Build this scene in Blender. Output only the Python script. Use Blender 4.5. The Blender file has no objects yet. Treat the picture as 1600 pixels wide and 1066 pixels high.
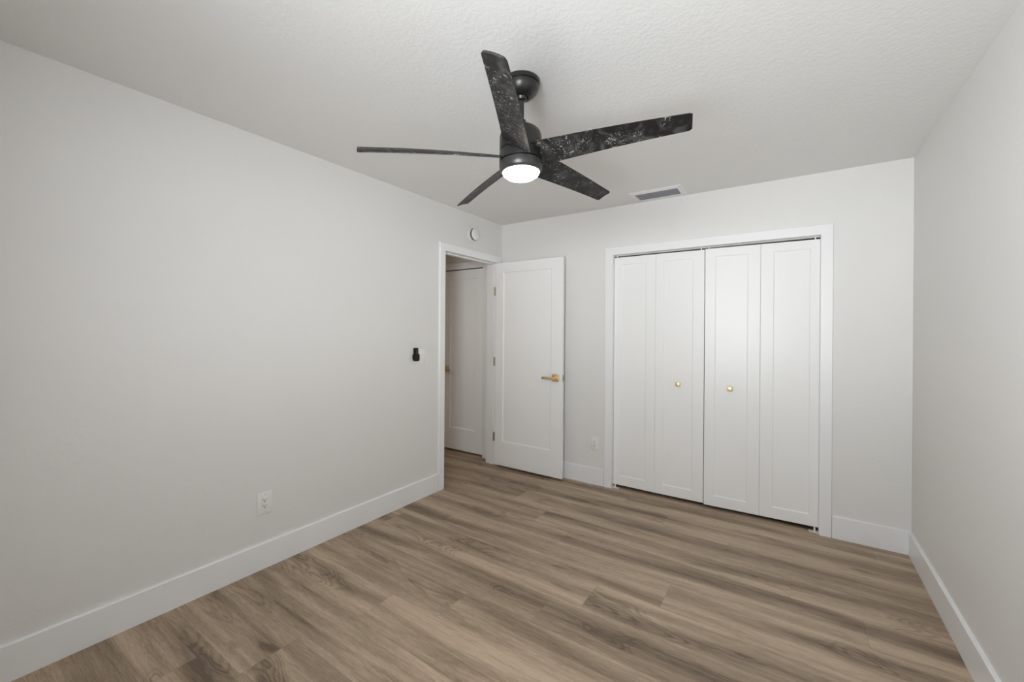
import bpy, bmesh, math, random
from mathutils import Vector, Matrix
C = bpy.context.scene.collection
sc = bpy.context.scene
random.seed(4)

# ------------------------------------------------------------------ camera
YAW, ROLL = 0.6022946, 0.0073569
cam_d = bpy.data.cameras.new('camera'); cam = bpy.data.objects.new('camera', cam_d); C.objects.link(cam)
cam_d.sensor_width = 36.0; cam_d.lens = 657.753 / 1600 * 36
cam_d.shift_x = 12.705 / 1600; cam_d.shift_y = -15.756 / 1600
cam_d.clip_start = 0.02
f = Vector((-math.sin(YAW), math.cos(YAW), -0.00006)).normalized()
r = Vector((math.cos(YAW), math.sin(YAW), 0)); u = r.cross(f)
r2 = r * math.cos(ROLL) + u * math.sin(ROLL); u2 = -r * math.sin(ROLL) + u * math.cos(ROLL)
cam.matrix_world = Matrix(((r2.x, u2.x, -f.x, 2.4740), (r2.y, u2.y, -f.y, -3.5502), (r2.z, u2.z, -f.z, 1.3564), (0, 0, 0, 1)))
sc.camera = cam

# ------------------------------------------------------------------ exposure, world, daylight
sc.view_settings.view_transform = 'Standard'; sc.view_settings.look = 'None'
sc.view_settings.gamma = 1.0; sc.view_settings.use_curve_mapping = False
sc.view_settings.exposure = 0.0
sc.cycles.use_denoising = True
sc.cycles.max_bounces = 14; sc.cycles.diffuse_bounces = 10; sc.cycles.transparent_max_bounces = 8
sc.cycles.caustics_reflective = False; sc.cycles.caustics_refractive = False
world = bpy.data.worlds.new('daylight'); sc.world = world; world.use_nodes = True
wn = world.node_tree; wn.nodes.clear()
wo = wn.nodes.new('ShaderNodeOutputWorld'); wb = wn.nodes.new('ShaderNodeBackground')
wt = wn.nodes.new('ShaderNodeTexCoord'); wx = wn.nodes.new('ShaderNodeSeparateXYZ'); wr = wn.nodes.new('ShaderNodeValToRGB')
wm = wn.nodes.new('ShaderNodeMath'); wm.operation = 'MULTIPLY_ADD'; wm.inputs[1].default_value = 0.5; wm.inputs[2].default_value = 0.5
wn.links.new(wt.outputs['Generated'], wx.inputs[0]); wn.links.new(wx.outputs['Z'], wm.inputs[0]); wn.links.new(wm.outputs[0], wr.inputs[0])
cr = wr.color_ramp
cr.elements[0].position = 0.0; cr.elements[0].color = (1.15, 1.18, 1.2, 1)
cr.elements[1].position = 1.0; cr.elements[1].color = (0.40, 0.47, 0.56, 1)
for p_, c_ in ((0.22, (1.38, 1.43, 1.47, 1)), (0.34, (1.85, 1.92, 1.98, 1)), (0.42, (2.15, 2.24, 2.31, 1)), (0.485, (2.2, 2.29, 2.36, 1)), (0.53, (1.45, 1.52, 1.56, 1)), (0.66, (0.75, 0.82, 0.88, 1))):
    e = cr.elements.new(p_); e.color = c_
# added boost: world brighter straight out from the window, lifts the back wall
wf = wn.nodes.new('ShaderNodeMapRange'); wf.interpolation_type = 'SMOOTHSTEP'
wn.links.new(wx.outputs['Y'], wf.inputs[0]); wf.inputs[1].default_value = -0.35; wf.inputs[2].default_value = -1.0
wf.inputs[3].default_value = 11.8; wf.inputs[4].default_value = 15.8
wn.links.new(wr.outputs[0], wb.inputs[0]); wn.links.new(wf.outputs[0], wb.inputs[1])
wn.links.new(wb.outputs[0], wo.inputs[0])

W, H, YF = 3.079, 2.44, -3.72            # room width, height, front wall
WX0, WX1, WZ0, WZ1 = 1.72, 2.48, 0.80, 2.12   # window in the front wall, behind the camera
pd = bpy.data.lights.new('window_daylight', 'AREA'); pd.shape = 'RECTANGLE'; pd.size = WX1 - WX0; pd.size_y = WZ1 - WZ0
pd.cycles.is_portal = True
po = bpy.data.objects.new('window_daylight', pd); C.objects.link(po)
po.location = ((WX0 + WX1) / 2, YF - 0.13, (WZ0 + WZ1) / 2); po.rotation_euler = (math.radians(90), 0, 0)

# ------------------------------------------------------------------ helpers
def tag(o, label=None, cat=None, group=None, kind=None):
    if label: o['label'] = label
    if cat: o['category'] = cat
    if group: o['group'] = group
    if kind: o['kind'] = kind
    return o
def obj(name, bm, mat, parent=None, smooth=None):
    me = bpy.data.meshes.new(name)
    bmesh.ops.recalc_face_normals(bm, faces=bm.faces)
    bm.to_mesh(me); bm.free()
    me.materials.append(mat)
    o = bpy.data.objects.new(name, me); C.objects.link(o)
    if parent: o.parent = parent
    if smooth is not None:
        for p in me.polygons: p.use_smooth = True
        try: me.set_sharp_from_angle(angle=math.radians(smooth))
        except Exception: pass
    return o
def empty(name, loc=(0, 0, 0), rz=0):
    o = bpy.data.objects.new(name, None); C.objects.link(o); o.location = loc; o.rotation_euler = (0, 0, rz)
    o.empty_display_size = 0.1
    return o
def box(bm, x0, x1, y0, y1, z0, z1, bev=0.0):
    b = bmesh.new() if bev else bm
    v = [b.verts.new((x, y, z)) for x in (x0, x1) for y in (y0, y1) for z in (z0, z1)]
    for q in ((0, 1, 3, 2), (4, 6, 7, 5), (0, 4, 5, 1), (2, 3, 7, 6), (0, 2, 6, 4), (1, 5, 7, 3)):
        b.faces.new([v[i] for i in q])
    if bev:
        bmesh.ops.bevel(b, geom=list(b.edges), offset=bev, segments=2, affect='EDGES', profile=0.5)
        merge(bm, b)
    return bm
def merge(bm, b):
    me = bpy.data.meshes.new('tmp'); b.to_mesh(me); b.free(); bm.from_mesh(me); bpy.data.meshes.remove(me)
def lathe(bm, prof, seg=48, cx=0, cy=0, M=None):
    rings = []
    for (rr, z) in prof:
        if rr < 1e-6: rings.append([bm.verts.new((cx, cy, z))])
        else: rings.append([bm.verts.new((cx + rr * math.cos(2 * math.pi * i / seg), cy + rr * math.sin(2 * math.pi * i / seg), z)) for i in range(seg)])
    for a, b in zip(rings[:-1], rings[1:]):
        for i in range(seg):
            j = (i + 1) % seg
            if len(a) == 1 and len(b) == 1: continue
            if len(a) == 1: bm.faces.new((a[0], b[j], b[i]))
            elif len(b) == 1: bm.faces.new((a[i], a[j], b[0]))
            else: bm.faces.new((a[i], a[j], b[j], b[i]))
    if M is not None: bmesh.ops.transform(bm, matrix=M, verts=bm.verts)
    return bm
def panel_slab(w, h, t, rx0, rx1, rz0, rz1, inset=0.009, depth=0.006, lip=0.0):
    """a shaker slab, front at y=0 facing -y, recessed field on both faces"""
    bm = bmesh.new()
    def face_side(y, s):
        def rect(x0, x1, z0, z1, yy): return [bm.verts.new(p) for p in ((x0, yy, z0), (x1, yy, z0), (x1, yy, z1), (x0, yy, z1))]
        e = 0.0025
        R = [rect(0, w, 0, h, y + s * e), rect(e, w - e, e, h - e, y), rect(rx0, rx1, rz0, rz1, y),
             rect(rx0 + 0.002, rx1 - 0.002, rz0 + 0.002, rz1 - 0.002, y + s * depth * 0.55),
             rect(rx0 + inset, rx1 - inset, rz0 + inset, rz1 - inset, y + s * depth)]
        for a, b in zip(R[:-1], R[1:]):
            for i in range(4):
                j = (i + 1) % 4; bm.faces.new((a[i], a[j], b[j], b[i]))
        bm.faces.new(R[-1]); return R[0]
    A = face_side(0, 1); B = face_side(t, -1)
    for i in range(4):
        j = (i + 1) % 4; bm.faces.new((A[i], B[i], B[j], A[j]))
    return bm

# ------------------------------------------------------------------ materials
def new_mat(name):
    m = bpy.data.materials.new(name); m.use_nodes = True
    return m, m.node_tree, m.node_tree.nodes['Principled BSDF']
def sock(b, n, v):
    if n in b.inputs: b.inputs[n].default_value = v
def painted(name, col, rough, bump=None, spec=0.5):
    m, nt, b = new_mat(name)
    sock(b, 'Base Color', (*col, 1)); sock(b, 'Roughness', rough); sock(b, 'Specular IOR Level', spec)
    if bump:
        sc_, st, dist, det = bump
        tc = nt.nodes.new('ShaderNodeTexCoord'); n = nt.nodes.new('ShaderNodeTexNoise'); n.inputs['Scale'].default_value = sc_
        n.inputs['Detail'].default_value = det; n.inputs['Roughness'].default_value = 0.55
        bp = nt.nodes.new('ShaderNodeBump'); bp.inputs['Strength'].default_value = st; bp.inputs['Distance'].default_value = dist
        nt.links.new(tc.outputs['Object'], n.inputs['Vector']); nt.links.new(n.outputs[0], bp.inputs['Height']); nt.links.new(bp.outputs[0], b.inputs['Normal'])
    return m
M_wall = painted('wall_paint', (0.755, 0.748, 0.733), 0.55, (55, 0.25, 0.004, 3), 0.35)
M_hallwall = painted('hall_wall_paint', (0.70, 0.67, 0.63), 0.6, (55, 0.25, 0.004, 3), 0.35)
M_trim = painted('trim_semigloss', (0.84, 0.845, 0.85), 0.32, (9, 0.05, 0.002, 1))
M_door = painted('door_semigloss', (0.87, 0.87, 0.865), 0.31, (14, 0.08, 0.002, 2), 0.22)
M_plastic = painted('white_plastic', (0.80, 0.80, 0.78), 0.35)
M_plastic2 = painted('offwhite_plastic', (0.66, 0.66, 0.64), 0.45)
M_dark = painted('duct_shade_black', (0.03, 0.03, 0.03), 0.8)
M_gap = painted('gap_shade_grey', (0.16, 0.155, 0.145), 0.7)
M_slot = painted('socket_slot', (0.06, 0.055, 0.05), 0.7)
M_closet = painted('closet_shade_black', (0.06, 0.06, 0.06), 0.9)  # near-black colour stands in for the shade of unlit spaces
M_blackplastic = painted('black_plastic', (0.006, 0.006, 0.006), 0.5, None, 0.3)
M_greybtn = painted('grey_button', (0.12, 0.12, 0.12), 0.5)
M_ventblade = painted('vent_grey', (0.24, 0.25, 0.28), 0.5)

def metal(name, col, rough):
    m, nt, b = new_mat(name)
    sock(b, 'Base Color', (*col, 1)); sock(b, 'Metallic', 1.0); sock(b, 'Roughness', rough); return m
M_gold = metal('brushed_gold', (0.80, 0.58, 0.28), 0.42)
M_steel = metal('dull_steel', (0.45, 0.44, 0.46), 0.4)
M_hinge = metal('aged_brass', (0.42, 0.36, 0.24), 0.4)
M_fan = painted('fan_black_metal', (0.011, 0.011, 0.0105), 0.33, (160, 0.05, 0.001, 2), 0.6)
M_fan2 = painted('fan_graphite_metal', (0.026, 0.025, 0.024), 0.36, None, 0.6)
M_groove = painted('fan_groove', (0.006, 0.006, 0.006), 0.6)

# ceiling: knockdown texture
def ceiling_mat():
    m, nt, b = new_mat('textured_ceiling'); L = nt.links
    sock(b, 'Base Color', (0.785, 0.785, 0.775, 1)); sock(b, 'Roughness', 0.75); sock(b, 'Specular IOR Level', 0.25)
    tc = nt.nodes.new('ShaderNodeTexCoord')
    n1 = nt.nodes.new('ShaderNodeTexNoise'); n1.inputs['Scale'].default_value = 60; n1.inputs['Detail'].default_value = 5; n1.inputs['Distortion'].default_value = 0.6
    rp = nt.nodes.new('ShaderNodeValToRGB'); rp.color_ramp.elements[0].position = 0.40; rp.color_ramp.elements[1].position = 0.62
    bp = nt.nodes.new('ShaderNodeBump'); bp.inputs['Strength'].default_value = 0.2; bp.inputs['Distance'].default_value = 0.003
    L.new(tc.outputs['Object'], n1.inputs['Vector']); L.new(n1.outputs[0], rp.inputs[0]); L.new(rp.outputs[0], bp.inputs['Height']); L.new(bp.outputs[0], b.inputs['Normal'])
    return m
M_ceil = ceiling_mat()

def floor_mat():
    m, nt, b = new_mat('oak_vinyl_planks'); L = nt.links; N = nt.nodes.new
    uv = N('ShaderNodeUVMap'); uv.uv_map = 'plank'
    at = N('ShaderNodeAttribute'); at.attribute_name = 'rnd'
    sp = N('ShaderNodeSeparateXYZ'); L.new(uv.outputs[0], sp.inputs[0])
    ra = N('ShaderNodeSeparateColor'); L.new(at.outputs['Color'], ra.inputs[0])
    def math_(op, a, bb=None, c=None, clamp=False):
        n = N('ShaderNodeMath'); n.operation = op; n.use_clamp = clamp
        for i, v in enumerate((a, bb, c)):
            if v is None: continue
            if isinstance(v, (int, float)): n.inputs[i].default_value = v
            else: L.new(v, n.inputs[i])
        return n.outputs[0]
    U, V, R1, R2 = sp.outputs[0], sp.outputs[1], ra.outputs[0], ra.outputs[1]
    def vec(su, sv, off, w=0):
        c = N('ShaderNodeCombineXYZ')
        L.new(math_('MULTIPLY_ADD', U, su, math_('MULTIPLY', R1, off)), c.inputs[0])
        L.new(math_('MULTIPLY', V, sv), c.inputs[1])
        L.new(math_('MULTIPLY', R2, off), c.inputs[2]); return c.outputs[0]
    def noise(v, scale, det, dist=0, ro=0.5):
        n = N('ShaderNodeTexNoise'); n.inputs['Scale'].default_value = scale; n.inputs['Detail'].default_value = det
        n.inputs['Distortion'].default_value = dist; n.inputs['Roughness'].default_value = ro; L.new(v, n.inputs['Vector']); return n.outputs[0]
    def ramp(v, a, bb, smooth=True):
        n = N('ShaderNodeMapRange'); n.interpolation_type = 'SMOOTHSTEP' if smooth else 'LINEAR'
        L.new(v, n.inputs[0]); n.inputs[1].default_value = a; n.inputs[2].default_value = bb; return n.outputs[0]
    tco = N('ShaderNodeTexCoord'); spw = N('ShaderNodeSeparateXYZ'); L.new(tco.outputs['Object'], spw.inputs[0])
    cw = N('ShaderNodeCombineXYZ'); L.new(math_('MULTIPLY', spw.outputs[0], 0.42), cw.inputs[0]); L.new(math_('MULTIPLY', spw.outputs[1], 7.5), cw.inputs[1])
    broad_w = noise(cw.outputs[0], 1.0, 2.0, 0.5)
    broad = noise(vec(0.6, 10.0, 37), 1.0, 2.0, 0.6)                    # long soft streaks
    mid = noise(vec(2.0, 34, 51), 1.0, 5.0, 0.8, 0.6)
    fine = noise(vec(16, 190, 13), 1.0, 4.0, 0.6, 0.7)
    # centre of a plank is darker (heart wood)
    vc = math_('ADD', V, math_('MULTIPLY', math_('SUBTRACT', noise(vec(0.9, 0.5, 71), 1.0, 2), 0.5), 0.30))
    vc = math_('ADD', vc, math_('MULTIPLY', math_('SUBTRACT', R2, 0.5), 0.09))
    centre = math_('SUBTRACT', 1.0, ramp(math_('ABSOLUTE', math_('SUBTRACT', vc, 0.115)), 0.006, 0.072))
    centre = math_('MULTIPLY', centre, math_('MULTIPLY_ADD', ramp(noise(vec(1.1, 2.0, 81), 1.0, 2), 0.35, 0.6), 0.65, 0.35))
    # cathedral rings: contour lines of a stretched noise
    cath = noise(vec(1.9, 7.5, 23), 1.0, 1.2, 0.25, 0.4)
    cath = math_('ADD', cath, math_('MULTIPLY', mid, 0.05))
    ring = math_('PINGPONG', math_('MULTIPLY', cath, 46), 1.0)
    ring = ramp(ring, 0.25, 0.95)
    mask = math_('MULTIPLY', ramp(cath, 0.55, 0.63), 1.0)
    mask2 = ramp(noise(vec(0.8, 3.0, 91), 1.0, 1), 0.42, 0.54)
    mask = math_('MULTIPLY', mask, mask2)
    knot = ramp(noise(vec(3.2, 10, 63), 1.0, 1.0), 0.73, 0.82)
    d = math_('MULTIPLY', ramp(broad, 0.40, 0.62), 0.20)
    d = math_('ADD', d, math_('MULTIPLY', ramp(broad_w, 0.40, 0.60), 0.26))
    d = math_('ADD', d, math_('MULTIPLY', centre, 0.38))
    d = math_('ADD', d, math_('MULTIPLY', math_('SUBTRACT', mid, 0.5), 0.75))
    d = math_('ADD', d, math_('MULTIPLY', math_('SUBTRACT', fine, 0.5), 0.95))
    d = math_('ADD', d, math_('MULTIPLY', math_('MULTIPLY', ring, mask), 0.26))
    d = math_('ADD', d, math_('MULTIPLY', mask, 0.08))
    d = math_('ADD', d, math_('MULTIPLY', knot, 0.35))
    d = math_('ADD', d, math_('MULTIPLY', math_('SUBTRACT', R1, 0.5), 0.05))
    d = math_('ADD', d, 0.13, None, True)
    rp = N('ShaderNodeValToRGB'); L.new(d, rp.inputs[0])
    c = rp.color_ramp
    c.elements[0].position = 0.0; c.elements[0].color = FLOOR_COLS[0]
    c.elements[1].position = 1.0; c.elements[1].color = FLOOR_COLS[2]
    k = c.elements.new(0.5); k.color = FLOOR_COLS[1]
    # seams
    at2 = N('ShaderNodeAttribute'); at2.attribute_name = 'plen'
    ev = math_('MINIMUM', V, math_('SUBTRACT', 0.229, V))
    eu = math_('MINIMUM', U, math_('SUBTRACT', at2.outputs['Fac'], U))
    edge = math_('SUBTRACT', 1.0, ramp(math_('MINIMUM', ev, eu), 0.0004, 0.0016))
    mx = N('ShaderNodeMix'); mx.data_type = 'RGBA'; mx.blend_type = 'MULTIPLY'
    L.new(math_('MULTIPLY', edge, 0.28), mx.inputs[0]); L.new(rp.outputs[0], mx.inputs[6]); mx.inputs[7].default_value = (0.35, 0.3, 0.27, 1)
    L.new(mx.outputs[2], b.inputs['Base Color'])
    sock(b, 'Specular IOR Level', 0.4)
    L.new(math_('MULTIPLY_ADD', fine, 0.15, 0.40), b.inputs['Roughness'])
    bp = N('ShaderNodeBump'); bp.inputs['Strength'].default_value = 0.18; bp.inputs['Distance'].default_value = 0.001
    L.new(math_('SUBTRACT', math_('MULTIPLY', fine, -0.6), edge), bp.inputs['Height']); L.new(bp.outputs[0], b.inputs['Normal'])
    return m
FLOOR_COLS = ((0.56, 0.427, 0.312, 1), (0.325, 0.240, 0.166, 1), (0.140, 0.097, 0.064, 1))
M_floor = floor_mat()

def blade_mat():
    m, nt, b = new_mat('scuffed_black_blade'); L = nt.links; N = nt.nodes.new
    tc = N('ShaderNodeTexCoord'); oi = N('ShaderNodeObjectInfo')
    ad = N('ShaderNodeVectorMath'); ad.operation = 'ADD'
    cb = N('ShaderNodeCombineXYZ'); ml = N('ShaderNodeMath'); ml.operation = 'MULTIPLY'; ml.inputs[1].default_value = 13
    L.new(oi.outputs['Random'], ml.inputs[0]); L.new(ml.outputs[0], cb.inputs[2]); L.new(tc.outputs['Object'], ad.inputs[0]); L.new(cb.outputs[0], ad.inputs[1])
    def noise(s, det, dist):
        n = N('ShaderNodeTexNoise'); n.inputs['Scale'].default_value = s; n.inputs['Detail'].default_value = det; n.inputs['Distortion'].default_value = dist
        L.new(ad.outputs[0], n.inputs['Vector']); return n.outputs[0]
    def mr(v, a, bb):
        n = N('ShaderNodeMapRange'); n.interpolation_type = 'SMOOTHSTEP'; L.new(v, n.inputs[0]); n.inputs[1].default_value = a; n.inputs[2].default_value = bb; return n.outputs[0]
    def mm(op, a, bb):
        n = N('ShaderNodeMath'); n.operation = op; n.use_clamp = True
        for i, v in enumerate((a, bb)):
            if isinstance(v, float): n.inputs[i].default_value = v
            else: L.new(v, n.inputs[i])
        return n.outputs[0]
    spots = mr(noise(78, 3, 1.8), 0.585, 0.67)
    area = mr(noise(9, 2, 0.6), 0.46, 0.58)
    haze = mr(noise(14, 4, 1.5), 0.42, 0.8)
    dust = mm('ADD', mm('MULTIPLY', mm('MULTIPLY', spots, area), 0.8), mm('MULTIPLY', haze, 0.14))
    mx = N('ShaderNodeMix'); mx.data_type = 'RGBA'; L.new(dust, mx.inputs[0])
    mx.inputs[6].default_value = (0.009, 0.0088, 0.0085, 1); mx.inputs[7].default_value = (0.42, 0.42, 0.41, 1)
    L.new(mx.outputs[2], b.inputs['Base Color']); sock(b, 'Roughness', 0.5); sock(b, 'Specular IOR Level', 0.4)
    return m
M_blade = blade_mat()

def emis(name, col, s):
    m, nt, b = new_mat(name)
    sock(b, 'Base Color', (0.9, 0.9, 0.88, 1)); sock(b, 'Emission Color', (*col, 1)); sock(b, 'Emission Strength', s); sock(b, 'Roughness', 0.4); return m
M_lens = emis('lit_frosted_lens', (1.0, 0.90, 0.76), 32.0)

def glass_mat():
    m = bpy.data.materials.new('window_glass'); m.use_nodes = True; nt = m.node_tree; nt.nodes.clear()
    o = nt.nodes.new('ShaderNodeOutputMaterial'); t = nt.nodes.new('ShaderNodeBsdfTransparent'); g = nt.nodes.new('ShaderNodeBsdfGlossy')
    g.inputs['Roughness'].default_value = 0.02; mx = nt.nodes.new('ShaderNodeMixShader'); mx.inputs[0].default_value = 0.06
    nt.links.new(t.outputs[0], mx.inputs[1]); nt.links.new(g.outputs[0], mx.inputs[2]); nt.links.new(mx.outputs[0], o.inputs[0]); return m
M_glass = glass_mat()

S = 'structure'
# ------------------------------------------------------------------ floor (one mesh of planks)
def build_floor():
    bm = bmesh.new(); uvl = bm.loops.layers.uv.new('plank')
    col = bm.faces.layers.float_color.new('rnd_f') if False else None
    pw, pl = 0.229, 1.52
    known = {0: 1.34, -1: 0.69, -2: 0.456, 1: 0.793, 2: 1.094, 3: 1.47, 6: 1.235, 5: 0.42, 4: 0.10, 7: 0.95, 8: 0.62, 9: 0.2}
    X0, X1, Y0, Y1 = -1.35, W + 0.12, YF - 0.12, 0.95
    rc, le = [], []
    k = math.floor((Y0 + 2.54) / pw)
    while -2.54 + k * pw < Y1:
        ya, yb = -2.54 + k * pw, -2.54 + (k + 1) * pw
        s = known.get(k, random.uniform(0, pl))
        while s > X0: s -= pl
        while s < X1:
            a = (random.random(), random.random(), random.random(), 1)
            xa, xb = max(s, X0), min(s + pl, X1); y0_, y1_ = max(ya, Y0), min(yb, Y1)
            if xb > xa:
                vs = [bm.verts.new(p) for p in ((xa, y0_, 0), (xb, y0_, 0), (xb, y1_, 0), (xa, y1_, 0))]
                fc = bm.faces.new(vs)
                flip = random.random() < 0.5
                for lp, (x, y) in zip(fc.loops, ((xa, y0_), (xb, y0_), (xb, y1_), (xa, y1_))):
                    uu, vv = x - s, y - ya
                    if flip: uu, vv = pl - uu, pw - vv
                    lp[uvl].uv = (uu, vv)
                rc.append(a); le.append(pl)
            s += pl
        k += 1
    me = bpy.data.meshes.new('floor'); bm.to_mesh(me); bm.free()
    a1 = me.attributes.new('rnd', 'FLOAT_COLOR', 'CORNER'); a2 = me.attributes.new('plen', 'FLOAT', 'FACE')
    for p in me.polygons:
        for li in p.loop_indices: a1.data[li].color = rc[p.index]
        a2.data[p.index].value = le[p.index]
    me.materials.append(M_floor)
    o = bpy.data.objects.new('floor', me); C.objects.link(o)
    tag(o, 'brown-grey oak-look plank floor with long soft dark streaks', 'floor', kind=S)
build_floor()

# ------------------------------------------------------------------ room shell
T = 0.12
DY0, DY1, DZ = -0.862, -0.078, 2.040         # bedroom doorway (clear opening)
JT = 0.018
bm = bmesh.new()
box(bm, -T, 0, YF - T, DY0 - JT, 0, H); box(bm, -T, 0, DY1 + JT, T, 0, H); box(bm, -T, 0, DY0 - JT, DY1 + JT, DZ + JT, H)
tag(obj('wall_left', bm, M_wall), 'long off-white wall on the left with the open doorway at its far end', 'wall', kind=S)
CX0, CX1, CZ = 1.183, 2.623, 2.019           # closet opening
bm = bmesh.new()
box(bm, 0, CX0 - JT, 0, T, 0, H); box(bm, CX1 + JT, W, 0, T, 0, H); box(bm, CX0 - JT, CX1 + JT, 0, T, CZ + JT, H)
tag(obj('wall_back', bm, M_wall), 'off-white end wall holding the white bifold closet', 'wall', kind=S)
bm = bmesh.new(); box(bm, W, W + T, YF - T, 1.0, 0, H)
tag(obj('wall_right', bm, M_wall), 'bare off-white wall along the right side', 'wall', kind=S)
bm = bmesh.new()
box(bm, 0, WX0, YF - T, YF, 0, H); box(bm, WX1, W, YF - T, YF, 0, H); box(bm, WX0, WX1, YF - T, YF, 0, WZ0); box(bm, WX0, WX1, YF - T, YF, WZ1, H)
tag(obj('wall_front', bm, M_wall), 'off-white window wall behind the viewpoint', 'wall', kind=S)
bm = bmesh.new(); box(bm, -1.35, W + T, YF - T, 1.0, H, H + 0.12)
tag(obj('ceiling', bm, M_ceil), 'white textured ceiling', 'ceiling', kind=S)
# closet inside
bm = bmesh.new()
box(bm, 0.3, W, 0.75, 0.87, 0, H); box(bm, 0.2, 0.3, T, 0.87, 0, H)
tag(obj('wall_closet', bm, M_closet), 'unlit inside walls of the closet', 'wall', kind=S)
# hallway
HW = 0.045                                   # hall end wall plane
HX0, HX1, HZ = -0.85, -0.262, 2.038
bm = bmesh.new()
box(bm, -1.35, HX0 - 0.012, HW, HW + T, 0, H); box(bm, HX1 + 0.012, -T, HW, HW + T, 0, H); box(bm, HX0 - 0.012, HX1 + 0.012, HW, HW + T, HZ + 0.012, H)
tag(obj('wall_hall_end', bm, M_hallwall), 'dim hallway wall around the narrow door seen through the doorway', 'wall', kind=S)
bm = bmesh.new(); box(bm, -1.35, -1.23, -2.6, HW, 0, H); box(bm, -1.23, -T, -2.6, -2.48, 0, H)
tag(obj('wall_hall_side', bm, M_hallwall), 'hallway walls beyond the open doorway', 'wall', kind=S)
bm = bmesh.new(); box(bm, -1.35, 0.2, 0.30, 0.42, 0, H); box(bm, -1.35, -1.25, HW + T, 0.30, 0, H); box(bm, -T, 0.0, T, 0.30, 0, H)  # added, unseen: keeps world light from leaking through the hall door gaps
tag(obj('wall_hall_light_block', bm, M_closet), 'added dark walls blocking stray light behind the narrow hallway door', 'wall', kind=S)

hl = bpy.data.lights.new('hall_fill', 'AREA'); hl.size = 0.3; hl.energy = 3.5; hl.color = (1.0, 0.80, 0.60)  # added fill lamp without a fixture, brightens the dim hallway
ho = bpy.data.objects.new('hall_fill', hl); C.objects.link(ho); ho.location = (-0.95, -1.9, 2.30)

# window frame, sill and panes (front wall)
wroot = tag(empty('window_1', ((WX0 + WX1) / 2, YF, WZ0)), 'white single-hung window letting in the daylight', 'window', kind=S)
ox, oy, oz = wroot.location
bm = bmesh.new()
for (x0, x1, z0, z1) in ((WX0, WX0 + .04, WZ0, WZ1), (WX1 - .04, WX1, WZ0, WZ1), (WX0 + .04, WX1 - .04, WZ0, WZ0 + .04), (WX0 + .04, WX1 - .04, WZ1 - .04, WZ1), (WX0 + .04, WX1 - .04, 1.46, 1.50)):
    box(bm, x0 - ox, x1 - ox, -0.10, -0.05, z0 - oz, z1 - oz)
obj('window_frame', bm, M_trim, wroot)
bm = bmesh.new(); box(bm, WX0 - ox, WX1 - ox, -0.078, -0.074, 0.02, WZ1 - oz - 0.02); obj('pane', bm, M_glass, wroot)
bm = bmesh.new(); box(bm, WX0 - ox - .03, WX1 - ox + .03, -0.05, 0.03, -0.02, 0.0, .003); obj('window_sill', bm, M_trim, wroot)

# ------------------------------------------------------------------ baseboards
BH, BT = 0.146, 0.015
def baseboard(name, pts, label):
    """profile swept along the wall: pts = (a, b, inward normal)"""
    bm = bmesh.new()
    (ax, ay), (bx_, by), (nx, ny) = pts
    prof = ((0, 0), (BT, 0), (BT, BH - 0.004), (BT - 0.004, BH), (0, BH))
    A = [bm.verts.new((ax + nx * p, ay + ny * p, z)) for p, z in prof]; B = [bm.verts.new((bx_ + nx * p, by + ny * p, z)) for p, z in prof]
    n = len(prof)
    for i in range(n): bm.faces.new((A[i], A[(i + 1) % n], B[(i + 1) % n], B[i]))
    bm.faces.new(A); bm.faces.new(B)
    tag(obj(name, bm, M_trim), label, 'baseboard', kind=S)
CW, CT = 0.070, 0.017
baseboard('baseboard_left', ((0, YF), (0, DY0 - CW - 0.001), (1, 0)), 'tall white baseboard along the left wall')
baseboard('baseboard_back_left', ((0.0, 0), (CX0 - CW, 0), (0, -1)), 'white baseboard between the open door and the closet')
baseboard('baseboard_back_right', ((CX1 + CW, 0), (W, 0), (0, -1)), 'white baseboard between the closet and the right wall')
baseboard('baseboard_right', ((W, YF), (W, -BT), (-1, 0)), 'tall white baseboard along the right wall')
baseboard('baseboard_front', ((BT, YF), (W - BT, YF), (0, 1)), 'white baseboard under the window')
baseboard('baseboard_hall', ((-1.23, HW), (HX0 - CW - .002, HW), (0, -1)), 'white baseboard beside the hallway door')

# ------------------------------------------------------------------ casings and jambs
def mitred_casing(name, a0, a1, ztop, cw, ct, place, label, wr=None):
    """U shaped casing; place(a, depth, z) -> xyz; wr = width of the far leg"""
    wr = cw if wr is None else wr
    bm = bmesh.new()
    e = 0.003
    def quadstrip(outer, inner):
        # outer/inner lists of (a,z) polyline ; section: back, front bevelled
        rows = []
        for (oa, ozz), (ia, izz) in zip(outer, inner):
            def lerp(t): return (oa + (ia - oa) * t, ozz + (izz - ozz) * t)
            L = math.hypot(ia - oa, izz - ozz); t = e / L * 1.2
            rows.append([bm.verts.new(place(*p)) for p in ((oa, 0, ozz), (oa, ct - e, ozz), (lerp(t)[0], ct, lerp(t)[1]), (lerp(1 - t)[0], ct, lerp(1 - t)[1]), (ia, ct - e, izz), (ia, 0, izz))])
        for a, b in zip(rows[:-1], rows[1:]):
            for i in range(6): bm.faces.new((a[i], a[(i + 1) % 6], b[(i + 1) % 6], b[i]))
        bm.faces.new(rows[0]); bm.faces.new(rows[-1])
    quadstrip([(a0 - cw, 0), (a0 - cw, ztop + cw), (a1 + wr, ztop + cw), (a1 + wr, 0)], [(a0, 0), (a0, ztop), (a1, ztop), (a1, 0)])
    return tag(obj(name, bm, M_trim), label, 'door casing', kind=S)
mitred_casing('trim_1', DY0, DY1, DZ, CW - 0.004, CT, lambda a, d, z: (d, a, z), 'white casing around the open bedroom doorway', 0.062)
mitred_casing('trim_2', CX0, CX1, CZ, CW - 0.002, CT, lambda a, d, z: (a, -d, z), 'white casing around the bifold closet opening')
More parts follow.
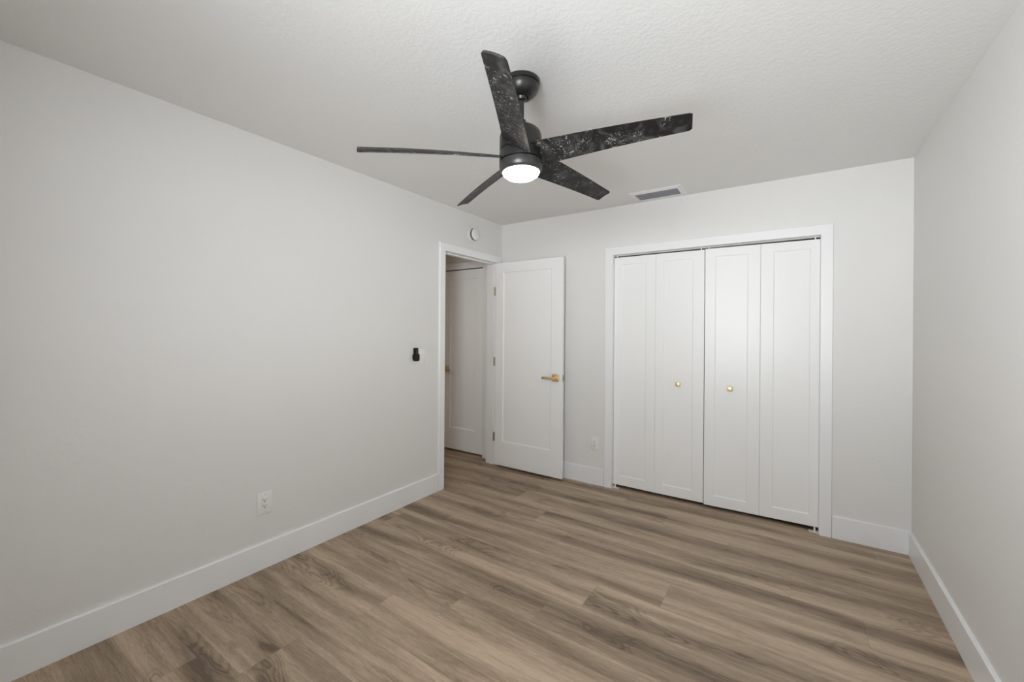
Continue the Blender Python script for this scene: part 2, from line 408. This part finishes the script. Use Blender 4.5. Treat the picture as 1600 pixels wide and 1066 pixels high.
mitred_casing('trim_3', HX0, HX1, HZ, 0.072, 0.015, lambda a, d, z: (a, HW - d, z), 'white casing around the narrow hallway door')
# jambs
bm = bmesh.new()
box(bm, -T - 0.002, 0.001, DY0 - JT, DY0, 0, DZ, .0015); box(bm, -T - 0.002, 0.001, DY1, DY1 + JT, 0, DZ, .0015); box(bm, -T - 0.002, 0.001, DY0 - JT, DY1 + JT, DZ, DZ + JT, .0015)
# stops
box(bm, -0.055, -0.040, DY0, DY0 + .011, 0, DZ, .001); box(bm, -0.075, -0.040, DY1 - .011, DY1, 0, DZ, .001); box(bm, -0.075, -0.040, DY0 + .011, DY1 - .011, DZ - .011, DZ, .001)
tag(obj('trim_4', bm, M_trim), 'white jamb lining the open bedroom doorway', 'door jamb', kind=S)
bm = bmesh.new()
box(bm, CX0 - JT, CX0, 0.001, T, 0, CZ, .0015); box(bm, CX1, CX1 + JT, 0.001, T, 0, CZ, .0015); box(bm, CX0 - JT, CX1 + JT, 0.001, T, CZ, CZ + JT, .0015)
tag(obj('trim_5', bm, M_trim), 'white jamb lining the closet opening', 'door jamb', kind=S)
bm = bmesh.new()   # hall side casing of the bedroom doorway
box(bm, -T - 0.015, -T, DY1 + 0.004, HW - 0.016, 0, DZ + .07, .002); box(bm, -T - 0.015, -T, DY0 - .07, DY0 - .004, 0, DZ + .07, .002); box(bm, -T - 0.015, -T, DY0 - .004, DY1 + .004, DZ + .004, DZ + .07, .002)
tag(obj('trim_6', bm, M_trim), 'white casing on the hallway side of the bedroom doorway', 'door casing', kind=S)
# closet head track
bm = bmesh.new()
box(bm, CX0 + 0.001, CX1 - 0.001, 0.034, 0.036, CZ - 0.005, CZ); box(bm, CX0 + 0.001, CX1 - 0.001, 0.060, 0.062, CZ - 0.005, CZ); box(bm, CX0 + 0.001, CX1 - 0.001, 0.036, 0.060, CZ - 0.002, CZ)
tag(obj('trim_7', bm, M_plastic2), 'thin metal track under the closet head', 'door track', kind=S)

# ------------------------------------------------------------------ lever / hinge parts
def lever(parent, x, z, yface, dirx, mat, L=0.105):
    bm = bmesh.new(); box(bm, x - .033, x + .033, yface - .010, yface, z - .033, z + .033, .0025)
    rose = obj('door_handle_plate', bm, mat, parent, 40)
    bm = bmesh.new(); lathe(bm, [(0, 0), (.011, 0), (.011, .040), (0, .040)], 24, M=Matrix.Translation((x, yface - .046, z)) @ Matrix.Rotation(-math.pi / 2, 4, 'X'))
    obj('spindle', bm, mat, rose, 40)
    bm = bmesh.new()
    xs = sorted((x - dirx * .012, x + dirx * L))
    box(bm, xs[0], xs[1], yface - .058, yface - .045, z - .013, z + .010, .003)
    obj('door_handle', bm, mat, rose, 40)
def hinge(parent, x, y, z, mat, h=0.089):
    bm = bmesh.new()
    n = 5; hh = h / n
    for i in range(n):
        lathe(bm, [(0, 0), (.0065, 0), (.0065, hh - .001), (0, hh - .001)], 16, 0, 0)
        for v in bm.verts[-(2 * 16 + 2):] if False else []: pass
        bm.verts.ensure_lookup_table()
        for v in bm.verts[len(bm.verts) - 34:]: v.co.z += z - h / 2 + i * hh; v.co.x += x; v.co.y += y
    box(bm, x - .004, x + .020, y + .003, y + .0055, z - h / 2, z + h / 2)
    obj('hinge', bm, mat, parent, 40)

# ------------------------------------------------------------------ door_1: open bedroom door
DW, DH, DT = 0.748, 2.016, 0.036
d1 = tag(empty('door_1', (0.008, -0.1165, 0.018)), 'white single-panel bedroom door standing open against the back wall, gold lever', 'door', kind=S)
obj('door_slab', panel_slab(DW, DH, DT, 0.094, 0.634, 0.240, 1.918, 0.010, 0.008), M_door, d1)
lever(d1, 0.682, 0.912, 0.0, -1, M_gold, 0.118)
bm = bmesh.new(); box(bm, 0.66, 0.705, DT, DT + .010, 0.88, 0.945, .002); box(bm, 0.585, 0.69, DT + .025, DT + .037, 0.902, 0.922, .003); box(bm, .675, .69, DT + .010, DT + .025, .904, .920)
obj('door_handle', bm, M_gold, d1, 40)
bm = bmesh.new(); box(bm, DW - .0005, DW + .0015, 0.006, DT - .006, 0.882, 0.942, .0005); lp = obj('latch_plate', bm, M_steel, d1)
bm = bmesh.new(); box(bm, DW + .0015, DW + .012, 0.012, DT - .012, 0.902, 0.922, .002); obj('latch_bolt', bm, M_steel, lp)
for z in (1.735, 1.03, 0.277): hinge(d1, -0.010, 0.000, z, M_hinge, 0.085)

# ------------------------------------------------------------------ door_2: hallway door
HDW = HX1 - HX0 - 0.006
d2 = tag(empty('door_2', (HX0 + 0.003, HW + 0.004, 0.019)), 'narrow closed white panel door seen through the doorway in the hallway', 'door', kind=S)
obj('door_slab', panel_slab(HDW, 2.011, 0.035, 0.104, HDW - 0.108, 0.238, 1.915, 0.012, 0.013), M_door, d2)
lever(d2, 0.058, 0.903, 0.0, 1, M_gold, 0.095)
for z in (1.768, 1.012, 0.248): hinge(d2, HDW + 0.001, -0.003, z, M_gold, 0.085)

# ------------------------------------------------------------------ bifold closet doors
CH, CB = 1.970, 0.030
def bifold(name, label, panels, knob_x, pivot_x, dirx):
    x0 = panels[0][0][0]
    root = tag(empty(name, (x0, 0.02, CB)), label, 'closet door', kind=S)
    for (xa, ya), (xb, yb), (ra, rb) in panels:
        w = math.hypot(xb - xa, yb - ya); ang = math.atan2(yb - ya, xb - xa)
        o = obj('door_panel', panel_slab(w, CH, 0.028, ra, w - rb, 0.078, CH - 0.062, 0.007, 0.006), M_door, root)
        o.location = (xa - x0, ya - 0.02, 0); o.rotation_euler = (0, 0, ang)
        if xa <= knob_x[0] <= xb:
            k = obj('knob', knob_bm(), M_gold, o, 40); k.location = (knob_x[0] - xa, 0, knob_x[1] - CB)
            bm = bmesh.new(); lathe(bm, [(0, 0), (.008, 0), (.006, .012), (.006, .016), (0, .016)], 20, M=Matrix.Rotation(math.pi / 2, 4, 'X'))
            k2 = obj('knob_stem', bm, M_gold, o, 40); k2.location = k.location
    # bottom pivot bracket and top pins
    bm = bmesh.new(); s = dirx
    xs = sorted((pivot_x, pivot_x + s * 0.055))
    box(bm, xs[0] - x0, xs[1] - x0, -0.012, 0.022, -CB, -CB + .003)
    xs = sorted((pivot_x, pivot_x + s * 0.003)); box(bm, xs[0] - x0, xs[1] - x0, -0.012, 0.022, -CB, -CB + .012)
    px = pivot_x + s * 0.022 - x0
    box(bm, px - .005, px + .005, 0.002, 0.012, -CB, 0.0)
    obj('pivot_bracket', bm, M_plastic, root)
    bm = bmesh.new()
    for xx in (pivot_x + s * .028, 1.907 - s * .028):
        box(bm, xx - x0 - .004, xx - x0 + .004, 0.006, 0.014, CH - .001, CH + .0165)
    obj('top_pin', bm, M_plastic, root)
def knob_bm():
    bm = bmesh.new(); box(bm, -.0150, .0150, -.028, -.012, -.0150, .0150, .0015); return bm
bifold('door_3', 'left pair of white bifold closet panels, nearest the open door',
       [((1.1848, 0.024), (1.5363, 0.019), (0.057, 0.076)), ((1.5372, 0.019), (1.904, 0.026), (0.062, 0.081))], (1.716, 0.940), CX0, 1)
bifold('door_4', 'right pair of white bifold closet panels, nearest the right wall',
       [((1.9110, 0.004), (2.2763, 0.0195), (0.070, 0.077)), ((2.2773, 0.0195), (2.6226, 0.033), (0.078, 0.053))], (2.086, 0.935), CX1, -1)

# ------------------------------------------------------------------ ceiling fan
FX, FY = 1.4957, -2.0072
fan = tag(empty('ceiling_fan', (FX, FY, H)), 'black five-blade ceiling fan with dusty blades and a lit round lamp', 'ceiling fan')
TX, TY = 0.026658, -0.006431
tilt = Matrix.Rotation(math.atan(TY), 4, 'X') @ Matrix.Rotation(-math.atan(TX), 4, 'Y')
bm = bmesh.new(); lathe(bm, [(0, 0), (.078, 0), (.080, -.003), (.080, -.016), (.077, -.019), (.073, -.0195), (.073, -.022), (.076, -.023), (.0755, -.032), (.070, -.047), (.060, -.060), (.048, -.070), (.038, -.075), (.033, -.076), (.030, -.072), (.024, -.066), (0, -.064)], 64)
obj('canopy', bm, M_fan, fan, 35)
bm = bmesh.new(); lathe(bm, [(0, -.060), (.024, -.064), (.027, -.073), (.022, -.084), (.0125, -.088), (.0125, -.205), (0, -.205)], 32)
obj('downrod', bm, M_fan, fan, 35)
def Zt(z): return z - H
bm = bmesh.new(); lathe(bm, [(0, -.168), (.020, -.168), (.024, -.172), (.024, -.196), (.030, -.202), (.055, -.206), (.074, -.213), (.086, -.226), (.091, -.242), (.092, -.300), (.090, -.304), (0, -.304)], 64)
def tilt_mesh(b, z0=-.33):
    bmesh.ops.transform(b, matrix=Matrix.Translation((0, 0, z0)) @ tilt @ Matrix.Translation((0, 0, -z0)), verts=b.verts); return b
obj('motor_housing', tilt_mesh(bm), M_fan, fan, 35)
bm = bmesh.new(); lathe(bm, [(0, -.303), (.087, -.303), (.087, -.308), (.093, -.309), (.0935, -.350), (.087, -.351), (.087, -.355), (0, -.355)], 64)
obj('blade_hub', tilt_mesh(bm), M_fan, fan, 35)
bm = bmesh.new(); lathe(bm, [(0, -.354), (.090, -.354), (.0935, -.356), (.094, -.372), (.092, -.386), (.086, -.394), (.081, -.398), (.079, -.396), (0, -.394)], 64)
lk = obj('light_kit', tilt_mesh(bm), M_fan2, fan, 35)
bm = bmesh.new(); lathe(bm, [(0, -.390), (.0785, -.390), (.0785, -.400), (.075, -.408), (.063, -.417), (.045, -.422), (.022, -.4245), (0, -.425)], 64)
obj('lamp_lens', tilt_mesh(bm), M_lens, lk, 50)

PF = dict(th=6.2577677, zr=2.113717, zt=2.143497, rA=.6623805, rB=.6792893, wt=.0782352, pt=-.3700669, wr=.1267402, pr=-.4460673, ot=.1194423, orr=.0129173, sag=.0077878, sw=.0027827)
def blade_pt(c, rad, a, extra=0.0):
    """c: chord position -1..1, rad: radius"""
    p = PF
    q = (rad - 0.10) / 0.58
    d = Vector((math.cos(a), math.sin(a), 0)); t = Vector((-math.sin(a), math.cos(a), 0)); z = Vector((0, 0, 1))
    w = p['wr'] + (p['wt'] - p['wr']) * q; ph = p['pr'] + (p['pt'] - p['pr']) * q 
    o = p['orr'] + (p['ot'] - p['orr']) * q + p['sw'] * 4 * q * (1 - q)
    zz = p['zr'] + (p['zt'] - p['zr']) * q + p['sag'] * 4 * q * (1 - q)
    pe = ph + extra * max(0, q)
    P = d * rad + o * (math.cos(ph) * t + math.sin(ph) * z) + c * w / 2 * (math.cos(pe) * t + math.sin(pe) * z)
    n = (math.cos(ph) * z - math.sin(ph) * t)
    camber = 0.004 * (1 - c * c)
    P = P + n * camber + Vector((0, 0, zz - H))
    P.z += TX * P.x + TY * P.y
    return P, n
def blade_bm(a, extra=0.0):
    bm = bmesh.new(); nr, nc = 28, 12; th = 0.0035
    top, bot = [], []
    for i in range(nr + 1):
        s = i / nr; rt_, rb_ = [], []
        for j in range(nc + 1):
            c = -1 + 2 * j / nc
            rtip = PF['rB'] + (PF['rA'] - PF['rB']) * (c + 1) / 2
            # rounded tip corners
            edge = max(0, abs(c) - 0.86) / 0.14
            rtip -= 0.010 * (1 - math.sqrt(max(0, 1 - edge * edge)))
            r0 = 0.088 + (0.012 if c < 0 else 0.0) * abs(c)
            if c < 0.0: r0 += 0.0
            rad = r0 + (rtip - r0) * s
            P, n = blade_pt(c, rad, a, extra)
            tk = th * (1 - 0.55 * abs(c) ** 6)
            rt_.append(bm.verts.new(P + n * tk)); rb_.append(bm.verts.new(P - n * tk))
        top.append(rt_); bot.append(rb_)
    for i in range(nr):
        for j in range(nc):
            bm.faces.new((top[i][j], top[i + 1][j], top[i + 1][j + 1], top[i][j + 1]))
            bm.faces.new((bot[i][j], bot[i][j + 1], bot[i + 1][j + 1], bot[i + 1][j]))
        for j in (0, nc): bm.faces.new((top[i][j], top[i + 1][j], bot[i + 1][j], bot[i][j]))
    for j in range(nc):
        for i in (0, nr): bm.faces.new((top[i][j], top[i][j + 1], bot[i][j + 1], bot[i][j]))
    return bm
for k in range(5):
    obj('blade', blade_bm(PF['th'] + k * 2 * math.pi / 5, -0.28 if k == 3 else 0.0), M_blade, fan, 45)

# ------------------------------------------------------------------ air vent in the ceiling
v = tag(empty('air_vent', (1.595, -0.165, H)), 'white rectangular ceiling vent with grey louvres near the closet wall', 'air vent')
bm = bmesh.new()
fx, fy, ix, iy = .195, .118, .155, .076
def ring(bm, o, i, z0, z1):
    (ox_, oy_), (ix_, iy_) = o, i
    A = [bm.verts.new((sx * ox_, sy * oy_, 0)) for sx, sy in ((-1, -1), (1, -1), (1, 1), (-1, 1))]
    B = [bm.verts.new((sx * (ox_ - .006), sy * (oy_ - .006), z0)) for sx, sy in ((-1, -1), (1, -1), (1, 1), (-1, 1))]
    D = [bm.verts.new((sx * (ix_ + .004), sy * (iy_ + .004), z1)) for sx, sy in ((-1, -1), (1, -1), (1, 1), (-1, 1))]
    E = [bm.verts.new((sx * ix_, sy * iy_, 0)) for sx, sy in ((-1, -1), (1, -1), (1, 1), (-1, 1))]
    for P, Q in ((A, B), (B, D), (D, E)):
        for i2 in range(4):
            j2 = (i2 + 1) % 4; bm.faces.new((P[i2], P[j2], Q[j2], Q[i2]))
ring(bm, (fx, fy), (ix, iy), -.005, -.012)
obj('vent_frame', bm, M_plastic, v)
bm = bmesh.new()
box(bm, -ix, ix, -iy, iy, -.0008, -.0004)
obj('vent_throat_shade', bm, M_dark, v)  # flat near-black sheet stands in for the shaded duct opening
bm = bmesh.new()
for i in range(7):
    y = -iy + .014 + i * (2 * iy - .028) / 6
    b = bmesh.new(); box(b, -ix + .002, ix - .002, -.0085, .0085, -.0006, .0006)
    bmesh.ops.transform(b, matrix=Matrix.Translation((0, y, -.0072)) @ Matrix.Rotation(math.radians(-28), 4, 'X'), verts=b.verts); merge(bm, b)
obj('louver', bm, M_ventblade, v)

# ------------------------------------------------------------------ smoke detector
sd = tag(empty('smoke_detector', (0, -0.487, 2.250)), 'round white smoke detector on the left wall above the doorway', 'smoke detector')
RX = Matrix.Rotation(math.pi / 2, 4, 'Y')
bm = bmesh.new(); lathe(bm, [(0, 0), (.066, 0), (.068, .003), (.067, .015), (.060, .019), (0, .019)], 48, M=RX); obj('mounting_base', bm, M_plastic, sd, 40)
bm = bmesh.new(); lathe(bm, [(0, .019), (.0555, .0195), (.0555, .036), (0, .036)], 48, M=RX); obj('sensor_gap_shade', bm, M_gap, sd, 40)  # solid grey ring stands in for shade between base and cover
bm = bmesh.new(); lathe(bm, [(0, .0362), (.052, .0362), (.054, .039), (.052, .047), (.044, .052), (.018, .053), (.016, .055), (0, .055)], 48, M=RX); obj('cover', bm, M_plastic, sd, 40)

# ------------------------------------------------------------------ outlets, switch, remote
def outlet(name, loc, rz, label, w=.080, h=.127):
    root = tag(empty(name, loc, rz), label, 'power outlet')     # local: faces -y
    bm = bmesh.new(); box(bm, -w / 2, w / 2, -.006, 0, -h / 2, h / 2, .0022); obj('cover_plate', bm, M_plastic, root, 40)
    bm = bmesh.new(); box(bm, -.0170, .0170, -.0085, -.005, -.0335, .0335, .0012); rc = obj('receptacle', bm, M_plastic, root, 40)
    bm = bmesh.new()
    for zc in (.0185, -.0155):
        box(bm, -.0085, -.0055, -.0092, -.0083, zc - .002, zc + .006); box(bm, .0055, .0080, -.0092, -.0083, zc - .001, zc + .006)
        b = bmesh.new(); lathe(b, [(0, 0), (.0032, 0), (.0032, .0009), (0, .0009)], 14, M=Matrix.Translation((0, -.0083, zc - .0085)) @ Matrix.Rotation(math.pi / 2, 4, 'X')); merge(bm, b)
    obj('socket_holes', bm, M_slot, rc)
    for zc in (.048, -.048):
        b = bmesh.new(); lathe(b, [(0, 0), (.0032, 0), (.0028, .001), (0, .001)], 14, M=Matrix.Translation((0, -.006, zc)) @ Matrix.Rotation(math.pi / 2, 4, 'X'))
        obj('screw', b, M_plastic2, root)
outlet('power_outlet', (0, -2.345, 0.368), math.pi / 2, 'white power outlet low on the long left wall')
outlet('power_outlet', (1.026, 0, 0.362), 0, 'white power outlet on the back wall between open door and closet', .074, .120)
sw = tag(empty('light_switch', (0, -1.119, 1.147), math.pi / 2), 'white rocker light switch on the left wall beside the doorway', 'light switch')
bm = bmesh.new(); box(bm, -.036, .036, -.006, 0, -.060, .060, .0022); obj('cover_plate', bm, M_plastic, sw, 40)
bm = bmesh.new(); box(bm, -.0165, .0165, -.0095, -.005, -.0335, .0335, .0015); obj('rocker', bm, M_plastic, sw, 40)
# black remote in its wall cradle
rm = tag(empty('fan_remote', (0, -1.197, 1.165), math.pi / 2), 'small black fan remote hanging in a wall cradle left of the light switch', 'remote control')
def prism(bm, pts, y0, y1):
    A = [bm.verts.new((x, y0, z)) for x, z in pts]; B = [bm.verts.new((x, y1, z)) for x, z in pts]; n = len(pts)
    for i in range(n): bm.faces.new((A[i], A[(i + 1) % n], B[(i + 1) % n], B[i]))
    bm.faces.new(A); bm.faces.new(B)
bm = bmesh.new(); prism(bm, [(-.016, -.052), (.022, -.052), (.027, -.040), (.027, -.005), (.020, .004), (-.020, .004), (-.027, -.008), (-.027, -.035)], -.028, 0)
bmesh.ops.bevel(bm, geom=list(bm.edges), offset=.002, segments=2, affect='EDGES'); obj('wall_cradle', bm, M_blackplastic, rm, 40)
bm = bmesh.new(); box(bm, -.019, .019, -.020, -.003, -.030, .052, .003); body = obj('remote_body', bm, M_blackplastic, rm, 40)
bm = bmesh.new()
for x, z in ((.006, .036), (.006, .022), (.002, .010)): box(bm, x - .004, x + .004, -.0212, -.0198, z - .003, z + .003)
obj('button', bm, M_greybtn, body)
